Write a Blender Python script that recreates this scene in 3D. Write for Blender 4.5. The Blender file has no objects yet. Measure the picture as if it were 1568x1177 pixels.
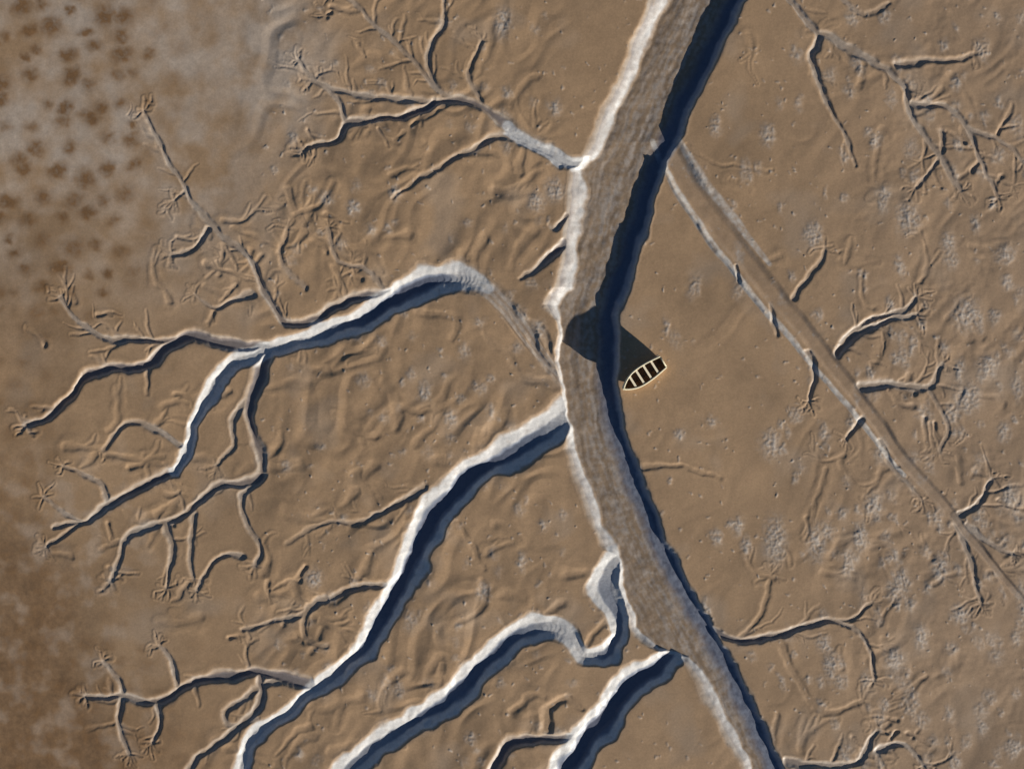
import bpy, math, random
import numpy as np
from mathutils import Vector, Matrix
random.seed(7); rng=np.random.RandomState(11)
f32=np.float32
S=0.1; CX,CY=784.0,588.5          # map units (0.1 m) -> metres
SUN_EL=math.radians(14.3); SUN_DX,SUN_DY=0.775,-0.632

# ------------------------------------------------------------ grid
def axis(lo,hi,step,n=34,far=26000):
    core=np.arange(lo,hi+step*.5,step)
    ext=step*np.cumsum(1.27**np.arange(1,n+1))
    return np.concatenate([lo-ext[::-1],core,hi+ext])
xs=axis(-70,1638,1.2); ys=axis(-70,1248,1.2)
PX,PY=np.meshgrid(xs.astype(f32),ys.astype(f32))
NY,NX=PX.shape
# ------------------------------------------------------------ noise
def perlin(x,y,seed):
    r=np.random.RandomState(seed)
    ang=(r.rand(256,256)*2*np.pi); gx=np.cos(ang).astype(f32); gy=np.sin(ang).astype(f32)
    x0=np.floor(x); y0=np.floor(y); fx=(x-x0).astype(f32); fy=(y-y0).astype(f32)
    xi=x0.astype(np.int64)&255; yi=y0.astype(np.int64)&255
    x1=(xi+1)&255; y1=(yi+1)&255
    u=fx*fx*fx*(fx*(fx*6-15)+10); v=fy*fy*fy*(fy*(fy*6-15)+10)
    a=gx[yi,xi]*fx+gy[yi,xi]*fy
    b=gx[yi,x1]*(fx-1)+gy[yi,x1]*fy
    c=gx[y1,xi]*fx+gy[y1,xi]*(fy-1)
    d=gx[y1,x1]*(fx-1)+gy[y1,x1]*(fy-1)
    return ((a+(b-a)*u)+((c+(d-c)*u)-(a+(b-a)*u))*v)*1.5
def fbm(x,y,wl,seed,oct=3,gain=.5):
    s=0;a=1.0
    for i in range(oct):
        s=s+a*perlin(x/wl+i*17.3,y/wl+i*5.1,seed+i); wl*=.5; a*=gain
    return s
def ss(a,b,x):
    t=np.clip((x-a)/(b-a),0,1); return t*t*(3-2*t)
# domain warp
WX=PX+4.5*fbm(PX,PY,48,101,2)+1.2*perlin(PX/10,PY/10,105)
WY=PY+4.5*fbm(PX,PY,48,201,2)+1.2*perlin(PX/10,PY/10,205)
SX=PX+2.0*fbm(PX,PY,60,151,2); SY=PY+2.0*fbm(PX,PY,60,161,2)
NW=1+.30*fbm(PX,PY,52,221,2)

cut=np.zeros((NY,NX),f32); lev=np.zeros((NY,NX),f32); chan=np.zeros((NY,NX),f32); bigm=np.zeros((NY,NX),f32); silt=np.zeros((NY,NX),f32)
def win(x0,x1,y0,y1):
    i0,i1=np.searchsorted(xs,[x0,x1]); j0,j1=np.searchsorted(ys,[y0,y1])
    return slice(j0,j1+1),slice(i0,i1+1)
def catmull(P,n=5):
    P=[np.array(p,float) for p in P]
    if len(P)<3: return P
    Q=[2*P[0]-P[1]]+P+[2*P[-1]-P[-2]]; out=[]
    for i in range(1,len(Q)-2):
        for k in range(n):
            t=k/n
            out.append(.5*((2*Q[i])+(-Q[i-1]+Q[i+1])*t+(2*Q[i-1]-5*Q[i]+4*Q[i+1]-Q[i+2])*t*t+(-Q[i-1]+3*Q[i]-3*Q[i+1]+Q[i+2])*t**3))
    out.append(P[-1]); return out
def carve(pts,flat=.12,levee=0.0,wet=1.0,sub=5,ridge=False,big=False,lw=.42,smooth=False,pale=0.0):
    """pts: (x,y,halfwidth,depth)"""
    Q=catmull(pts,sub)
    gx,gy=(SX,SY) if smooth else (WX,WY)
    for a,b in zip(Q[:-1],Q[1:]):
        hw=max(a[2],b[2],1); pad=hw*(2.6 if levee else 1.5)*1.25+10
        w=win(min(a[0],b[0])-pad,max(a[0],b[0])+pad,min(a[1],b[1])-pad,max(a[1],b[1])+pad)
        x=gx[w];y=gy[w]
        dx,dy=b[0]-a[0],b[1]-a[1]; L=dx*dx+dy*dy+1e-6
        t=np.clip(((x-a[0])*dx+(y-a[1])*dy)/L,0,1)
        ex=x-(a[0]+t*dx); ey=y-(a[1]+t*dy)
        d=np.sqrt(ex**2+ey**2)
        W=np.maximum(a[2]+(b[2]-a[2])*t,.8); D=a[3]+(b[3]-a[3])*t
        q=d/W*(1 if smooth else NW[w])
        if big:
            # thalweg hugs the undercut bank, the other bank is one long even slope
            s=(ex*SUN_DX-ey*SUN_DY)/W
            q=np.maximum(q-.16*np.clip(s,0,1)*np.clip(2-2*q,0,1),0)
            p=D*np.clip((1-q)/(1-flat),0,1); p=p*(1-.12*(1-p/np.maximum(D,.01)))
            bigm[w]=np.maximum(bigm[w],1-ss(.8,1.15,q))
        else:
            p=D*(1-ss(flat,1,q))
        if pale: silt[w]=np.maximum(silt[w],pale*(1-ss(.5,1.15,q)))
        if ridge:
            lev[w]=np.maximum(lev[w],p); continue
        cut[w]=np.maximum(cut[w],p)
        chan[w]=np.maximum(chan[w],wet*(1-ss(.55,1.3,q))*np.clip(D/.25,0,1))
        if levee:
            lev[w]=np.maximum(lev[w],levee*np.exp(-((q-1.35)/lw)**2))
def B(s,levee=.0,**k): carve([(x,y,h,d*1.28) for x,y,h,d in s],flat=.24,levee=levee,wet=1.0,big=True,**k)
def C(s,d0,d1,levee=0.0,wet=1.0,flat=.12,**k):
    n=len(s); carve([(p[0],p[1],p[2],d0+(d1-d0)*i/(n-1)) for i,p in enumerate(s)],flat=flat,levee=levee,wet=wet,**k)
ends=[]
def T(pts,h0=5,h1=3,d0=.3,d1=.14,levee=.014,wet=.9,fan=True,kids=0.0):
    h0*=1.6;h1*=1.6
    n=len(pts); l=[(x,y,h0+(h1-h0)*i/(n-1)) for i,(x,y) in enumerate(pts)]
    C(l,d0*1.2,d1*1.2,levee=levee,wet=wet,flat=.2)
    (xa,ya),(xb,yb)=pts[-2],pts[-1]
    if fan: ends.append((xb,yb,math.atan2(yb-ya,xb-xa),h1,d1))
    if kids:
        for i in range(n-1):
            (x0,y0),(x1,y1)=pts[i],pts[i+1]; L=math.hypot(x1-x0,y1-y0)
            for k in range(int(L*kids*1.1/20+random.random())):
                t=random.random(); sd=random.choice([-1,1])
                grow(x0+(x1-x0)*t,y0+(y1-y0)*t,math.atan2(y1-y0,x1-x0)+sd*random.uniform(.5,1.1),random.uniform(20,62),h1*1.0,d1*.85,1,kp=.22)
def grow(x,y,a,L,hw,dep,lvl,levee=.014,kp=.33,wet=.45,lw=.5,end=.38):
    n=max(3,int(L/8)); P=[(x,y,hw,dep)]; st=L/n; kids=[]
    bend=random.uniform(-.14,.14)
    for i in range(n):
        a+=bend+random.gauss(0,.16); x+=math.cos(a)*st; y+=math.sin(a)*st
        k=1-(i+1)/n*end
        P.append((x,y,hw*k,dep*(1-(i+1)/n*.7)))
        if lvl>0 and random.random()<kp: kids.append((x,y,a+random.choice([-1,1])*random.uniform(.4,1.0),L*random.uniform(.3,.5),hw*k*.9,dep*k*.85,lvl-1))
    carve(P,levee=levee,wet=wet,sub=2,lw=lw)
    for k in kids: grow(*k,levee=levee,kp=kp,wet=wet,lw=lw,end=end)

# ------------------------------------------------------------ main channel
wy=WY
yk=[-600,-60,0,100,200,240,258,300,400,440,468,492,530,575,600,660,690,750,800,838,862,920,960,992,1006,1050,1100,1177,1240,1800]
lk=[1260,1018,993,952,905,886,868,866,856,848,828,848,851,853,856,868,862,882,902,920,945,950,962,990,1034,1066,1092,1132,1158,1400]
wk=[36,36,36,34,38,36,38,42,34,34,34,12,10,10,9,10,24,32,32,30,12,15,22,25,28,36,34,28,28,28]
Ly=np.interp(wy,yk,lk); WL=.86*np.interp(wy,yk,wk)*(1+.14*perlin(PX/30,PY/30,240))
yr=[-600,-60,0,50,100,150,200,240,260,300,350,400,450,480,520,580,620,660,700,750,800,850,900,950,1000,1050,1100,1177,1240,1800]
rr=[1390,1168,1145,1122,1097,1070,1050,1032,1020,1009,994,979,963,953,950,949,953,962,975,995,1013,1036,1063,1091,1120,1147,1171,1206,1235,1480]
Ry=np.interp(wy,yr,rr)
WR=np.interp(wy,[0,450,600,1177],[16,15,13,13])
DM=np.interp(wy,[-60,0,180,215,240,330,480,560,650,750,900,1177],[1.4,1.35,1.15,.95,1.05,1.3,1.2,1.05,.88,.88,.8,.85])
lin=np.clip((WX-Ly)/WL,0,1); lin=lin-.05*np.sin(lin*2*np.pi)
mc=DM*lin*ss(0,1,(Ry-WX)/WR)*(1+.05*perlin((WX-Ry)/26,WY/120,55))
cut[:]=mc
chan[:]=ss(-4,5,WX-Ly)*ss(-4,4,Ry-WX)
mainmask=ss(0,1,(WX-Ly)/WL)*ss(0,10,(Ry-WX))

# ------------------------------------------------------------ big tributaries (left)
B([(874,628,22,.42),(848,652,33,.52),(800,682,32,.6),(745,712,30,.66),(700,748,29,.7),(662,795,28,.72),(636,845,27,.7),(612,890,26,.7),(590,935,23,.66),(562,985,22,.6),(525,1025,20,.53),(480,1058,16,.46),(440,1090,15,.43),(395,1122,15,.4),(372,1160,17,.4),(368,1240,17,.4)])
B([(740,440,18,.2),(705,424,24,.42),(660,430,30,.66),(615,450,28,.7),(578,476,25,.66),(530,499,21,.58),(470,518,18,.48),(420,534,16,.43),(380,546,15,.4),(350,562,17,.46),(325,592,16,.46),(303,640,13,.4),(285,690,11,.36),(265,724,10,.34)])
C([(800,500,14),(770,466,17),(742,438,20),(705,424,24)],.16,.4,wet=.5)
C([(265,724,12),(215,745,11),(165,775,10),(130,797,8),(85,806,6)],.38,.2,levee=.014,wet=.9)
C([(872,596,9),(850,575,11),(828,545,12),(805,505,12),(775,465,12),(745,440,12)],.34,.24,wet=.5)
C([(858,560,8),(840,530,7),(820,500,8),(790,480,7)],.22,.12,wet=.4)
C([(850,590,10),(800,575,9),(770,540,9),(740,510,8)],.12,.05,wet=.35)
for k in range(7):      # long silt streaks on the apron
    o=-22+k*7; 
    carve([(690+k*6,415+k*4,2,.02),(738+o*.3,436-o*.6,3,.07),(775+o*.5,470-o*.4,3,.09),(805+o*.5,510-o*.35,3,.09),(835+o*.3,550-o*.25,3,.07),(862,582,2,.03)],wet=.3,smooth=True,pale=.4 if k%2 else 0)
C([(415,540,12),(398,575,17),(385,610,16),(380,645,11),(398,690,9),(401,728,9)],.54,.26,levee=.014,wet=.9)
B([(985,838,12,.35),(955,850,20,.42),(932,874,27,.5),(926,905,29,.54),(940,935,22,.55),(948,970,19,.55),(925,1000,21,.55),(893,1000,17,.4),(872,972,16,.36),(838,957,20,.48),(795,974,24,.58),(750,1010,25,.62),(700,1058,25,.6),(650,1098,24,.58),(595,1128,23,.53),(548,1162,24,.53),(520,1200,24,.53),(480,1260,24,.53)])
B([(1056,984,7,.5),(1025,1008,20,.62),(985,1036,29,.72),(945,1070,30,.76),(918,1106,30,.76),(890,1148,30,.76),(862,1190,30,.76),(830,1250,30,.76)])
B([(910,248,12,.34),(872,246,14,.34),(820,222,13,.32),(780,198,10,.28)])
C([(785,200,11),(740,165,9),(700,152,9),(662,156,8)],.36,.3,levee=.03,wet=.9)
# right straight creek
C([(1018,205,20),(1036,252,25),(1072,312,25),(1130,382,21),(1200,468,17),(1270,552,15),(1330,630,13),(1400,722,12),(1460,788,10),(1520,865,8),(1568,920,7),(1640,1000,6)],.42,.24,levee=.03,wet=.25,flat=.35,smooth=True)
carve([(1000,215,5,.22),(1018,258,6,.3),(1052,318,7,.28),(1108,396,6,.26),(1176,478,6,.2),(1246,560,5,.16),(1310,636,5,.12),(1384,728,4,.1)],ridge=True,smooth=True,pale=.95)
carve([(1040,212,5,.06),(1068,262,8,.06),(1110,318,8,.06),(1150,368,6,.04),(1180,405,4,.03)],ridge=True,smooth=True,pale=.7)

# ------------------------------------------------------------ secondary creeks
T([(420,534),(340,525),(290,514),(250,532),(225,560),(170,565),(130,577),(110,605),(75,635),(40,650)],8,4,.45,.22,kids=.3)
T([(300,514),(220,521),(160,516),(120,490),(92,458)],5,3,.28,.15,kids=.5)
T([(600,444),(540,455),(490,486),(440,492),(420,475),(400,440),(380,395),(330,350),(290,300),(262,250),(238,215),(222,170)],6.5,2.8,.32,.12,kids=.5)
T([(401,728),(385,735),(330,745),(290,780),(250,800),(200,815),(180,858),(172,890)],7,4,.28,.15,kids=.3)
T([(400,730),(370,760),(375,800),(398,832),(390,865)],5,4,.2,.12,kids=.3)
T([(378,615),(352,645),(357,680),(330,712)],5,3,.2,.1)
T([(250,800),(262,850),(255,900)],5,3,.2,.12,kids=.5)
T([(300,785),(290,845),(297,885)],5,3,.16,.1)
T([(372,850),(330,855),(300,905)],5,3,.16,.1)
T([(275,680),(235,655),(190,650),(160,685)],5,3,.2,.1)
T([(130,797),(105,790),(70,760)],4,3,.16,.12)
T([(165,775),(150,740),(98,712)],4,3,.16,.12)
T([(130,797),(95,820),(72,838)],4,3,.16,.12)
T([(480,1052),(430,1036),(380,1030),(300,1042),(240,1076),(190,1066),(128,1066)],9,4,.4,.18,kids=.3)
T([(240,1076),(246,1108),(233,1140)],5,3,.2,.12,kids=.4)
T([(190,1066),(180,1105),(198,1155)],5,3,.2,.12,kids=.4)
T([(190,1066),(178,1035),(160,1012)],4,3,.2,.12)
T([(270,1050),(262,1010),(240,990)],4,3,.18,.12)
T([(400,1032),(395,1080),(350,1125),(300,1160),(280,1200)],6,4,.25,.16,kids=.3)
T([(430,1040),(380,1062),(345,1090),(352,1112),(395,1100)],6,4,.2,.1,kids=.2,fan=False)
T([(597,895),(550,900),(500,915),(460,945),(420,950),(370,965)],6,3,.2,.1,kids=.5,fan=False)
T([(500,915),(470,935),(465,975),(500,985)],6,3,.2,.08,wet=.3,fan=False)
T([(652,745),(600,775),(550,800),(500,800),(440,830)],5,3,.18,.06,kids=.4,fan=False)
T([(640,480),(700,485),(690,520)],6,4,.08,.04,fan=False,wet=.1)
T([(662,156),(630,176),(580,181),(532,190),(510,215),(462,230)],6,4,.32,.18,kids=.2)
T([(700,152),(672,140),(640,100),(600,60),(560,25),(525,-10)],5,3,.18,.12,kids=.8)
T([(672,140),(655,90),(676,40),(682,-10)],5,3,.16,.1,kids=.6)
T([(660,156),(600,150),(540,142),(490,132),(458,92)],5,3,.18,.12,kids=.6)
T([(532,190),(512,150),(478,125)],5,3,.2,.12,kids=.6)
T([(735,160),(720,110),(735,60)],5,3,.12,.08,kids=.5)
T([(860,250),(800,216),(760,206),(720,230),(680,250),(640,278),(600,300)],6,3,.26,.06,fan=False)
T([(866,372),(835,400),(795,425)],7,3,.34,.1,fan=False)
T([(868,330),(850,350),(842,345)],6,3,.25,.1,fan=False)
T([(700,150),(640,185),(600,215)],4,3,.1,.05,fan=False,wet=.2)
T([(585,440),(560,410),(520,400),(500,350)],4,3,.14,.08,kids=.6)
T([(470,440),(430,400),(440,350)],4,3,.12,.06,kids=.4)
T([(440,290),(455,330),(500,370),(540,400)],5,3,.09,.05,kids=.3,wet=.2)
T([(320,352),(300,380),(262,392)],5,3,.2,.12)
T([(285,290),(265,310)],3,3,.12,.1)
T([(384,448),(330,470),(300,450)],4,3,.16,.08)
T([(1195,-20),(1250,50),(1243,95),(1262,145),(1290,205),(1312,255)],5,3,.26,.08,kids=.2,fan=False)
T([(1250,50),(1330,90),(1382,130),(1398,180),(1440,240),(1470,290)],5,4,.2,.12,kids=.5)
T([(1400,160),(1460,170),(1500,240),(1530,305)],5,3,.18,.1,kids=.6)
T([(1370,98),(1420,95),(1490,86)],5,3,.16,.08)
T([(1480,195),(1530,215),(1568,245)],4,3,.14,.1,kids=.5)
T([(1440,200),(1436,250),(1400,290)],4,3,.12,.1,kids=.4)
T([(1280,-10),(1320,22),(1362,5)],4,3,.12,.08,fan=False)
T([(1282,538),(1312,510),(1350,496),(1405,480)],7,3,.3,.12,kids=.8)
T([(1290,525),(1330,490),(1380,480),(1405,455)],5,3,.2,.12,kids=.5)
T([(1318,592),(1370,590),(1420,592),(1442,560)],7,3,.24,.12,kids=.6)
T([(1420,592),(1450,650),(1440,690)],4,3,.1,.08,kids=.5)
T([(1215,456),(1252,410),(1262,380)],4,3,.12,.08)
T([(1240,540),(1248,575),(1240,612)],4,3,.2,.12)
T([(1183,470),(1190,512)],4,3,.14,.1,fan=False)
T([(1128,405),(1132,430)],4,3,.14,.1,fan=False)
T([(1320,640),(1296,672)],5,3,.16,.1)
T([(1350,675),(1370,722),(1412,765)],5,3,.14,.1,kids=.6)
T([(1462,790),(1500,772),(1518,732)],5,3,.2,.12,kids=.7)
T([(1462,800),(1490,868),(1502,925)],5,3,.16,.1,kids=.5)
T([(1480,805),(1520,832),(1550,850)],4,3,.18,.12)
T([(1092,965),(1140,982),(1200,970),(1262,950),(1302,960),(1332,1000),(1340,1042)],6,3,.32,.1,kids=.4)
T([(1262,950),(1300,945),(1335,922)],4,3,.14,.08)
T([(1190,980),(1222,1040),(1262,1092),(1322,1072)],6,4,.09,.07,wet=.1)
T([(1205,1165),(1260,1172),(1310,1168),(1345,1120)],7,4,.25,.14,kids=.5)
T([(1345,1150),(1385,1140),(1415,1170)],5,3,.2,.14,kids=.6)
T([(980,715),(1040,713),(1100,732)],5,3,.10,.04,fan=False,wet=.2)
T([(1050,225),(1105,252),(1182,262)],3,2.5,.05,.03,fan=False,wet=.1)
T([(1130,985),(1170,930),(1180,880)],5,3,.08,.06,wet=.1)
T([(700,800),(722,835),(742,872)],6,4,.08,.05,fan=False,wet=.1)
T([(895,1128),(842,1132),(790,1138),(762,1162),(745,1200)],6,8,.3,.35,fan=False)
T([(838,1118),(838,1085),(868,1068),(890,1085)],8,5,.24,.08,fan=False,wet=.1)
for (x,y,a,h,d) in list(ends):
    nf_=random.randint(5,8)
    for k in range(nf_):
        an=a+(-1.5+3*k/(nf_-1))+random.gauss(0,.2)
        grow(x,y,an,random.uniform(11,22),h*.7,d*.9,1,levee=.04,kp=.35,end=.1)
# soft buried gullies beneath the mud drape
def soft(n,x0,x1,y0,y1,a0,spread,Lr=(30,90),hr=(8,13),dr=(.07,.14)):
    for i in range(n):
        x=random.uniform(x0,x1);y=random.uniform(y0,y1)
        grow(x,y,random.choice([0,math.pi])+a0+random.gauss(0,spread),random.uniform(*Lr),random.uniform(*hr),random.uniform(*dr),1,levee=.04,kp=.15,wet=.08,lw=.7,end=.5)
soft(24,430,760,520,900,2.5,.6,hr=(9,15))
soft(18,560,860,20,400,2.3,.8,hr=(9,15))
soft(20,60,420,560,900,2.6,.7,hr=(7,11))
soft(18,250,560,320,470,1.2,.8,hr=(6,9))
soft(16,300,620,880,1170,2.4,.7,hr=(8,13))
soft(12,640,900,780,1170,2.2,.5,hr=(9,15))
soft(24,1280,1560,100,900,1.3,.7,hr=(6,10),dr=(.05,.09))
soft(18,1180,1450,640,1170,1.3,.6,hr=(6,10),dr=(.05,.09))
soft(8,1060,1400,0,500,1.0,.8,hr=(6,10),dr=(.02,.04))
for (x0,x1,y0,y1,n) in [(450,640,10,230,10),(250,420,330,480,7),(1420,1568,180,320,6),(1340,1450,560,700,6),(1440,1560,720,860,5),(1300,1430,1090,1177,10),(350,480,840,1000,8),(160,420,780,900,5),(60,200,440,560,3)]:
    for i in range(n): grow(random.uniform(x0,x1),random.uniform(y0,y1),random.uniform(0,6.28),random.uniform(18,50),random.uniform(5,8),random.uniform(.09,.17),1,levee=.03,wet=.2,kp=.25)

# ------------------------------------------------------------ blobs
patch=np.zeros((NY,NX),f32); tuft=np.zeros((NY,NX),f32)
B2X=PX+4*fbm(PX,PY,14,301,2); B2Y=PY+4*fbm(PX,PY,14,311,2)
def blob(arr,x,y,rx,ry,s,a=0,pw=1.4):
    r=max(rx,ry)*2.2+7
    w=win(x-r,x+r,y-r,y+r)
    dx=B2X[w]-x; dy=B2Y[w]-y; c,sn=math.cos(a),math.sin(a)
    u=(dx*c+dy*sn)/rx; v=(-dx*sn+dy*c)/ry
    arr[w]=np.maximum(arr[w],s*np.exp(-(u*u+v*v)**pw))
for (x,y,rx,ry) in [(850,165,10,12),(1175,208,10,16),(1390,335,17,22),(1180,680,15,20),(1272,1020,10,22),(1187,825,16,32),(500,305,10,12),(542,318,10,12),(1480,480,20,24),(1482,610,20,22),(1250,832,14,26),(1338,775,14,20),(1380,890,14,20),(1515,560,16,18),(1540,390,14,14),(1470,940,14,14),(1130,805,9,14),(1245,360,14,20),(770,35,12,22),(650,600,10,14),(690,640,10,12),(740,905,10,14),(800,860,7,14),(605,295,9,12),(480,885,14,14),(1142,835,8,14),(1370,1010,14,18),(1410,975,10,18),(1340,215,9,12),(720,1130,8,9),(1318,820,9,22),(1298,860,8,20),(1090,645,8,8),(1080,930,8,14),(1040,665,8,8),(1545,760,12,20),(1440,870,12,20),(1120,800,7,7),(850,290,14,18),(820,310,12,14),(825,505,10,14),(800,485,8,12),(840,470,8,10)]:
    blob(patch,x,y,rx,ry,1,0)
for i in range(420):
    x=random.uniform(1000,1570); y=random.uniform(20,1170)
    if random.random()>(.2+.8*ss(1040,1500,x)): continue
    r=random.uniform(4,12); blob(patch,x,y,r*random.uniform(.6,1),r*random.uniform(.9,1.7),random.uniform(.4,.95),random.uniform(-.5,.3))
for i in range(170):
    x=random.uniform(420,880); y=random.uniform(10,1170)
    r=random.uniform(3,9); blob(patch,x,y,r,r*random.uniform(.8,1.5),random.uniform(.3,.8))
for i in range(1400):
    x=random.uniform(400,1600); y=random.uniform(-20,1190)
    r=random.uniform(1.1,2.6); blob(patch,x,y,r,r,random.uniform(.4,1))
gy=-60;row=0
while gy<1240:
    gx=-60+(row%2)*21
    while gx<560:
        x=gx+random.gauss(0,9);y=gy+random.gauss(0,8)
        edge=255-0.12*max(0,y-120)
        s=(1-float(ss(edge-60,edge+30,x)))*(1-float(ss(420,540,y)))
        s=max(s*random.uniform(.6,1.05),.3*(1-float(ss(250,420,x)))*(1-float(ss(150,260,y))))
        s=max(s,.42*(1-float(ss(40,150,x)))*float(ss(430,560,y)))
        s=max(s,.5*(1-float(ss(130,400,x)))*float(ss(880,1000,y)))
        if s>.03:
            r=random.uniform(8,18); blob(tuft,x,y,r*random.uniform(.9,1.15),r*random.uniform(.7,1.05),s,random.uniform(-.8,.1),1.15)
        gx+=42
    gy+=36; row+=1

# ------------------------------------------------------------ height
land=1-np.clip(chan,0,1)
left=1-ss(780,900,PX)
base=.16*fbm(PX,PY,230,1,2)
U=PX*.8+PY*.6; V=-PX*.6+PY*.8
w1=.7*perlin(PX/90,PY/90,31)
bil=np.abs(perlin(U/48+w1,V/80+w1,33))
bil=np.sqrt(bil*bil+.006)
gate=np.clip(.5+.9*perlin(PX/150,PY/150,35),0,1)
reg=np.clip(.22+.9*left*ss(330,480,PX)+.5*ss(1180,1400,PX),0,1.2)*(1-.75*(1-ss(200,420,PX)))
base+=reg*(.36*gate*np.minimum(bil,.45)+.085*fbm(U,V*.6,56,41,2))
base+=.005*fbm(PX,PY,14,61,2)*(.5+reg)
rightrough=ss(1150,1450,PX)*np.clip(fbm(PX,PY,70,81,2)+.4,0,1)
base+=rightrough*.045*fbm(PX,PY,18,85,2)
bx,by=985.,570.
nb=np.exp(-(((PX-bx)/60)**2+((PY-by)/45)**2)**1.5)
H=base*(1-.8*chan)*(1-.85*nb)
crumb=np.clip(.5+.9*fbm(PX,PY,6,91,2),0,1.3)
H+=patch*(.03+.06*crumb)*(1-np.clip(cut*3,0,1))
H+=tuft*.015*land
H+=lev*(1-np.clip(cut*4,0,1))*(1-nb)*(.8+.45*fbm(PX,PY,24,95,2))
H-=cut*(1+.05*fbm(PX,PY,26,97,2))
ub=(WX-Ry)
H+=mainmask*(.02*perlin(ub/11,WY/95,111)+.012*perlin(ub/5,WY/40,112))
rough=np.maximum(mainmask,bigm)
H+=rough*(.010*fbm(PX,PY,10,115,3))+rough*.04*fbm(PX,PY,24,117,3)*ss(.05,.3,cut)*(1-ss(.6,.98,cut/np.maximum(DM,.1)))
# ------------------------------------------------------------ colour (linear albedo)
def mix(a,b,t): return a+(b-a)*t[...,None]
mud=np.array([.550,.355,.197],f32)
col=np.ones((NY,NX,3),f32)*mud
n1=fbm(PX,PY,160,401,3); n2=fbm(PX,PY,40,411,3); n3=fbm(PX,PY,9,421,3)
col*= (1+.12*n1+.09*n2+.05*n3)[...,None]
col=mix(col,np.array([.53,.36,.225],f32),.6*ss(1100,1500,PX))
wetp=np.clip(fbm(PX,PY,90,431,3)*1.6-.4,0,1)
col=mix(col,np.array([.57,.44,.32],f32),.35*wetp)
red=np.clip(.7*(1-ss(20,230,PX+60*n1))*ss(620,1000,PY)+.3*(1-ss(20,140,PX+50*n1))*ss(250,500,PY)+ (1-ss(150,480,PX))*ss(960,1230,PY),0,1)
col=mix(col,np.array([.33,.19,.09],f32)*(1+.25*n2+.2*n3)[...,None],.85*red)
brr=ss(1380,1600,PX)*ss(950,1180,PY)
col=mix(col,np.array([.38,.25,.145],f32),.6*brr)
pale=np.clip((1-ss(340,500,PX+70*n2+60*n1))*(1-ss(200,600,PY+60*n1))*(.5+.6*n1+.5*n2),0,1)
pale=np.maximum(pale,.95*np.clip(np.exp(-(((PX-410)/80)**2+((PY-90)/120)**2))*(1.1+.9*n2),0,1))
pale=np.maximum(pale,.4*(1-ss(150,300,PX))*ss(620,800,PY)*np.clip(n2*1.6,0,1))
col=mix(col,np.array([.66,.54,.425],f32)*(1+.12*n3)[...,None],.85*pale)
t=np.clip(tuft*1.1*(1+.5*n3),0,1)
col=mix(col,np.array([.26,.138,.055],f32)*(1+.3*n3)[...,None],.95*t*land)
col=mix(col,np.array([.70,.62,.53],f32),np.clip(patch*(.25+.6*crumb),0,.8))
fl=np.array([.42,.335,.255],f32)
c1=np.clip(chan*(.95+.3*n3),0,1)
col=mix(col,fl*(1+.12*n3)[...,None],.7*c1)
full=np.maximum(np.where(mc>=cut*.98,DM,.9),.1)
sm=np.clip(ss(.03,.14,cut)*(1-rough)*chan*(.7+.6*n2),0,1)
col=mix(col,np.array([.66,.58,.49],f32),.65*sm*(1-ss(.2,.36,cut)))
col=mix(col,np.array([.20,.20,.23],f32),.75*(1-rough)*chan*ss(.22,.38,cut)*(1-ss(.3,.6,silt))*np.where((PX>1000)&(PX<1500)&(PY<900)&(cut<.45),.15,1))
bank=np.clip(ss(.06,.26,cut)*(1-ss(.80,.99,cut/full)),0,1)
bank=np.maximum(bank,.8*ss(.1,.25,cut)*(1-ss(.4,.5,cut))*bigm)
col=mix(col,np.array([.81,.79,.755],f32),np.clip(bank*rough*(1.05+.3*n3),0,1)*.97)  # banks whitened in the albedo to boost their sunlit brightness
st=np.clip(.5+.9*perlin(ub/7,WY/70,131)+.6*n3,0,1)
flo=mainmask*ss(.85,1,mc/np.maximum(DM,.1))
mid=np.exp(-((WX-(Ly*.45+Ry*.55))/22)**2)
col=mix(col,np.array([.58,.53,.48],f32),.5*flo*st*(.4+.6*mid))
col=mix(col,np.array([.34,.235,.145],f32),.6*flo*(1-st))
col=mix(col,np.array([.74,.68,.60],f32)*(1+.1*n3)[...,None],np.clip(silt*(.85+.5*n3),0,.95))
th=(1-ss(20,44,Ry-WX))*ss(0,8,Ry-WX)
shade_tint=np.clip(np.maximum(th*mainmask,bigm*ss(.56,.76,cut)*(1-ss(-6,6,WX-Ly)*ss(-6,6,Ry-WX))),0,1)  # mask for painted shade: sun-side edge of main channel, tributary floors
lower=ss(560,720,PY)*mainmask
col=mix(col,np.array([.12,.17,.27],f32),.8*shade_tint)  # blue channel shadow deepened in the albedo itself
col=mix(col,np.array([.30,.33,.40],f32),.6*shade_tint*lower*np.clip(.6+n3,0,1))  # painted shade made paler steel blue along the lower channel
col=np.clip(col,.02,.82)

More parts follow.
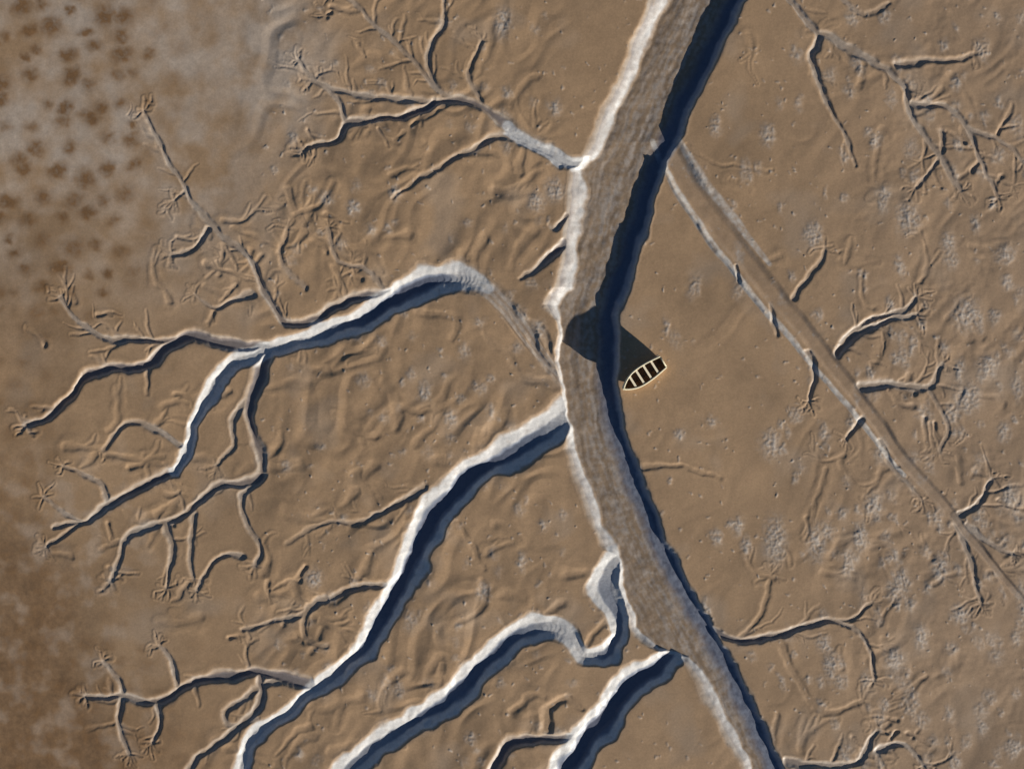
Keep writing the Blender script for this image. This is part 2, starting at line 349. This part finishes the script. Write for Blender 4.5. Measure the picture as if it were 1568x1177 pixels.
# ------------------------------------------------------------ mesh
X=(PX-CX)*S; Y=(CY-PY)*S
far=ss(1.0,2.5,np.hypot(PX-CX,PY-CY)/2600.)
H=H*(1-far)
co=np.stack([X,Y,H],-1).reshape(-1,3).astype(f32)
idx=np.arange(NY*NX).reshape(NY,NX)
q=np.stack([idx[:-1,:-1],idx[1:,:-1],idx[1:,1:],idx[:-1,1:]],-1).reshape(-1,4).astype(np.int32)
me=bpy.data.meshes.new("mudflat_ground")
me.vertices.add(len(co)); me.vertices.foreach_set("co",co.ravel())
me.loops.add(q.size); me.loops.foreach_set("vertex_index",q.ravel())
me.polygons.add(len(q)); me.polygons.foreach_set("loop_start",np.arange(0,q.size,4,dtype=np.int32))
me.update(calc_edges=True)
me.shade_smooth()
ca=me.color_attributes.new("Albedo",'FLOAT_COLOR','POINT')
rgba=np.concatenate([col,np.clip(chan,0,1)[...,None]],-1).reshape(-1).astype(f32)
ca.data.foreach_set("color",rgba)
g=bpy.data.objects.new("mudflat_ground",me); bpy.context.scene.collection.objects.link(g)

def newmat(name):
    m=bpy.data.materials.new(name); m.use_nodes=True; nt=m.node_tree
    return m,nt,nt.nodes["Principled BSDF"]
m,nt,bs=newmat("tidal_mud")
N=nt.nodes;Lk=nt.links
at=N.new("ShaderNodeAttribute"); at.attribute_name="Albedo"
tc=N.new("ShaderNodeTexCoord")
def noise(scale,det,rough=.6):
    n=N.new("ShaderNodeTexNoise"); n.inputs["Scale"].default_value=scale; n.inputs["Detail"].default_value=det; n.inputs["Roughness"].default_value=rough
    Lk.new(tc.outputs["Object"],n.inputs["Vector"]); return n
nf=noise(3.2,5,.7)
mr=N.new("ShaderNodeMapRange"); mr.inputs["From Min"].default_value=.25; mr.inputs["From Max"].default_value=.75; mr.inputs["To Min"].default_value=.85; mr.inputs["To Max"].default_value=1.15
Lk.new(nf.outputs["Fac"],mr.inputs["Value"])
mx=N.new("ShaderNodeVectorMath"); mx.operation='SCALE'
Lk.new(at.outputs["Color"],mx.inputs[0]); Lk.new(mr.outputs[0],mx.inputs["Scale"])
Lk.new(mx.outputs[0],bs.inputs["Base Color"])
rg=N.new("ShaderNodeMapRange"); rg.inputs["To Min"].default_value=.7; rg.inputs["To Max"].default_value=.42
Lk.new(at.outputs["Alpha"],rg.inputs["Value"]); Lk.new(rg.outputs[0],bs.inputs["Roughness"])
bs.inputs["Specular IOR Level"].default_value=.45
b1=N.new("ShaderNodeBump"); b1.inputs["Distance"].default_value=.06
sg=N.new("ShaderNodeMapRange"); sg.inputs["To Min"].default_value=.18; sg.inputs["To Max"].default_value=.34
Lk.new(at.outputs["Alpha"],sg.inputs["Value"]); Lk.new(sg.outputs[0],b1.inputs["Strength"])
nb1=noise(2.2,6,.65); Lk.new(nb1.outputs["Fac"],b1.inputs["Height"])
Lk.new(b1.outputs[0],bs.inputs["Normal"])
me.materials.append(m)

# ------------------------------------------------------------ boat
def simple(name,c,r=.6,sc=8,amt=.25):
    m,nt,bs=newmat(name); n=nt.nodes.new("ShaderNodeTexNoise"); n.inputs["Scale"].default_value=sc; n.inputs["Detail"].default_value=5
    t=nt.nodes.new("ShaderNodeTexCoord"); nt.links.new(t.outputs["Object"],n.inputs["Vector"])
    cr=nt.nodes.new("ShaderNodeValToRGB"); cr.color_ramp.elements[0].position=.3; cr.color_ramp.elements[1].position=.7
    cr.color_ramp.elements[0].color=(*[v*(1-amt) for v in c],1); cr.color_ramp.elements[1].color=(*c,1)
    nt.links.new(n.outputs["Fac"],cr.inputs[0]); nt.links.new(cr.outputs[0],bs.inputs["Base Color"]); bs.inputs["Roughness"].default_value=r
    return m
m_paint=simple("cream_paint",(.82,.73,.50),.5,4,.15)
m_in=simple("weathered_boards",(.26,.16,.08),.8)
m_wood=simple("bleached_thwart_wood",(.82,.72,.52),.6,14,.15)
m_dark=simple("dark_keel_wood",(.14,.09,.05),.7)
boat=bpy.data.objects.new("wooden_rowing_boat",None); bpy.context.scene.collection.objects.link(boat)
def addmesh(name,v,f,mat,smooth=False):
    me=bpy.data.meshes.new(name); me.from_pydata(v,[],f); me.update()
    if smooth: me.shade_smooth()
    me.materials.append(mat); o=bpy.data.objects.new(name,me); bpy.context.scene.collection.objects.link(o); o.parent=boat
    return o
LEN=7.4; NS=28; NR=9
def beam(t):   # t 0 stern..1 bow
    return 1.40*(0.72+.28*math.sin(min(t/.5,1)*math.pi/2))*(1 if t<.5 else max(0,1-((t-.5)/.5)**2.3))+.03
def sheer(t): return 1.30+.12*(1-t)**2+.34*max(0,(t-.45)/.55)**2
def keel(t): return .04+.55*max(0,(t-.82)/.18)**2
def sect(t,off=0.0,zo=0.0):
    b=max(beam(t)-off,.012); z0=keel(t)+zo; z1=sheer(t); P=[]
    for k in range(-NR,NR+1):
        s=abs(k)/NR
        yy=b*(math.sin(s*math.pi/2)**.75)*( .93+.07*s); zz=z0+(z1-z0)*(s**2.1)
        P.append((-(LEN/2)+t*LEN,math.copysign(yy,k) if k else 0,zz))
    return P
def loft(off,zo,ta,tb,flip):
    v=[];f=[];W=2*NR+1
    for i in range(NS+1):
        t=ta+(tb-ta)*i/NS; v+=sect(t,off,zo)
    for i in range(NS):
        for k in range(W-1):
            a=i*W+k; q=[a,a+1,a+W+1,a+W]; f.append(q if flip else q[::-1])
    return v,f
v,f=loft(0,0,0,1,False); f.append(list(range(2*NR+1))); addmesh("hull",v,f,m_paint,False)
v,f=loft(.07,.06,.012,.985,True); f.append(list(range(2*NR+1))[::-1]); addmesh("hull_lining",v,f,m_in,False)
def sweep(path,w,h,name,mat,sides=4):
    v=[];f=[]
    for i,p in enumerate(path):
        a=path[max(i-1,0)];b=path[min(i+1,len(path)-1)]
        d=Vector((b[0]-a[0],b[1]-a[1],0)).normalized(); n=Vector((-d.y,d.x,0)); P=Vector(p)
        for k in range(sides):
            an=2*math.pi*(k+.5)/sides; r=1/math.cos(math.pi/sides)/2 if sides==4 else .5
            v.append(tuple(P+n*(w*r*math.cos(an))+Vector((0,0,h*r*math.sin(an)))))
    for i in range(len(path)-1):
        for k in range(sides):
            f.append([i*sides+k,i*sides+(k+1)%sides,(i+1)*sides+(k+1)%sides,(i+1)*sides+k])
    f.append(list(range(sides))[::-1]); e=(len(path)-1)*sides; f.append([e+k for k in range(sides)])
    addmesh(name,v,f,mat,sides>4)
for sgn,nm in ((1,"gunwale_port"),(-1,"gunwale_starboard")):
    sweep([(-(LEN/2)+t*LEN,sgn*(max(beam(t)-.04,.04)),sheer(t)+.03) for t in [i/30 for i in range(31)]],.27,.22,nm,m_paint,10)
b0=beam(0); sweep([(-LEN/2+.03,-b0+.13,sheer(0)+.02),(-LEN/2+.03,b0-.13,sheer(0)+.02)],.24,.2,"transom_cap",m_paint,10)
sweep([(LEN/2-.28,0,sheer(.97)+.08),(LEN/2+.08,0,sheer(1)+.12)],.2,.14,"stem_head",m_paint)
sweep([(-LEN/2+.2,0,.02),(LEN/2-1.1,0,.02)],.12,.08,"keel",m_dark)
for i,t in enumerate([.21,.39,.57,.75]):
    b=beam(t)-.15; z=sheer(t)-.05; w=.32
    path=[(-(LEN/2)+t*LEN,-b,z),(-(LEN/2)+t*LEN,b,z)]
    sweep(path,w,.06,"thwart_%d"%(i+1),m_wood)
for i in range(11):
    t=.08+i*.08
    P=[(p[0],p[1],p[2]) for p in sect(t,.10,.09)]
    v=[];f=[]
    for p in P[1:-1]: v+= [(p[0]-.03,p[1],p[2]),(p[0]+.03,p[1],p[2])]
    for k in range(len(P)-3): f.append([2*k,2*k+1,2*k+3,2*k+2])
    addmesh("rib_%d"%(i+1),v,f,m_dark)
for i in range(4):
    y=-.42+i*.28; sweep([(-LEN/2+.5,y,.26),(LEN/2-1.7,y,.26)],.2,.03,"bottom_board_%d"%(i+1),m_in)
# bow points down-left; hull heels away from the sun on its bilge
hd=math.atan2(-.56,-.83)
R=Matrix.Rotation(hd,4,'Z')@Matrix.Rotation(math.radians(-17),4,'X')
boat.rotation_euler=R.to_euler()
boat.location=((981-CX)*S,(CY-571)*S,.16)

# ------------------------------------------------------------ light / sky / camera
w=bpy.data.worlds.new("World"); bpy.context.scene.world=w; w.use_nodes=True
sk=w.node_tree.nodes.new("ShaderNodeTexSky"); sk.sky_type='NISHITA'; sk.sun_disc=False
sk.sun_elevation=SUN_EL; sk.sun_rotation=math.atan2(SUN_DX,SUN_DY)
sk.altitude=2500; sk.ozone_density=3; sk.dust_density=.3
bg=w.node_tree.nodes["Background"]; bg.inputs[1].default_value=.05
w.node_tree.links.new(sk.outputs[0],bg.inputs[0])
sl=bpy.data.lights.new("sun","SUN"); sl.energy=5; sl.angle=math.radians(.5); sl.color=(1,.94,.85)
so=bpy.data.objects.new("sun",sl); bpy.context.scene.collection.objects.link(so)
d=Vector((math.cos(SUN_EL)*SUN_DX,math.cos(SUN_EL)*SUN_DY,math.sin(SUN_EL)))
so.rotation_euler=d.to_track_quat('Z','Y').to_euler(); so.location=d*100
cam=bpy.data.cameras.new("camera"); cam.sensor_width=36; cam.lens=36*200/156.8; cam.clip_end=20000
c=bpy.data.objects.new("camera",cam); c.location=(0,0,200); bpy.context.scene.collection.objects.link(c)
sc=bpy.context.scene; sc.camera=c
sc.view_settings.view_transform='Standard'; sc.view_settings.look='None'; sc.view_settings.exposure=0
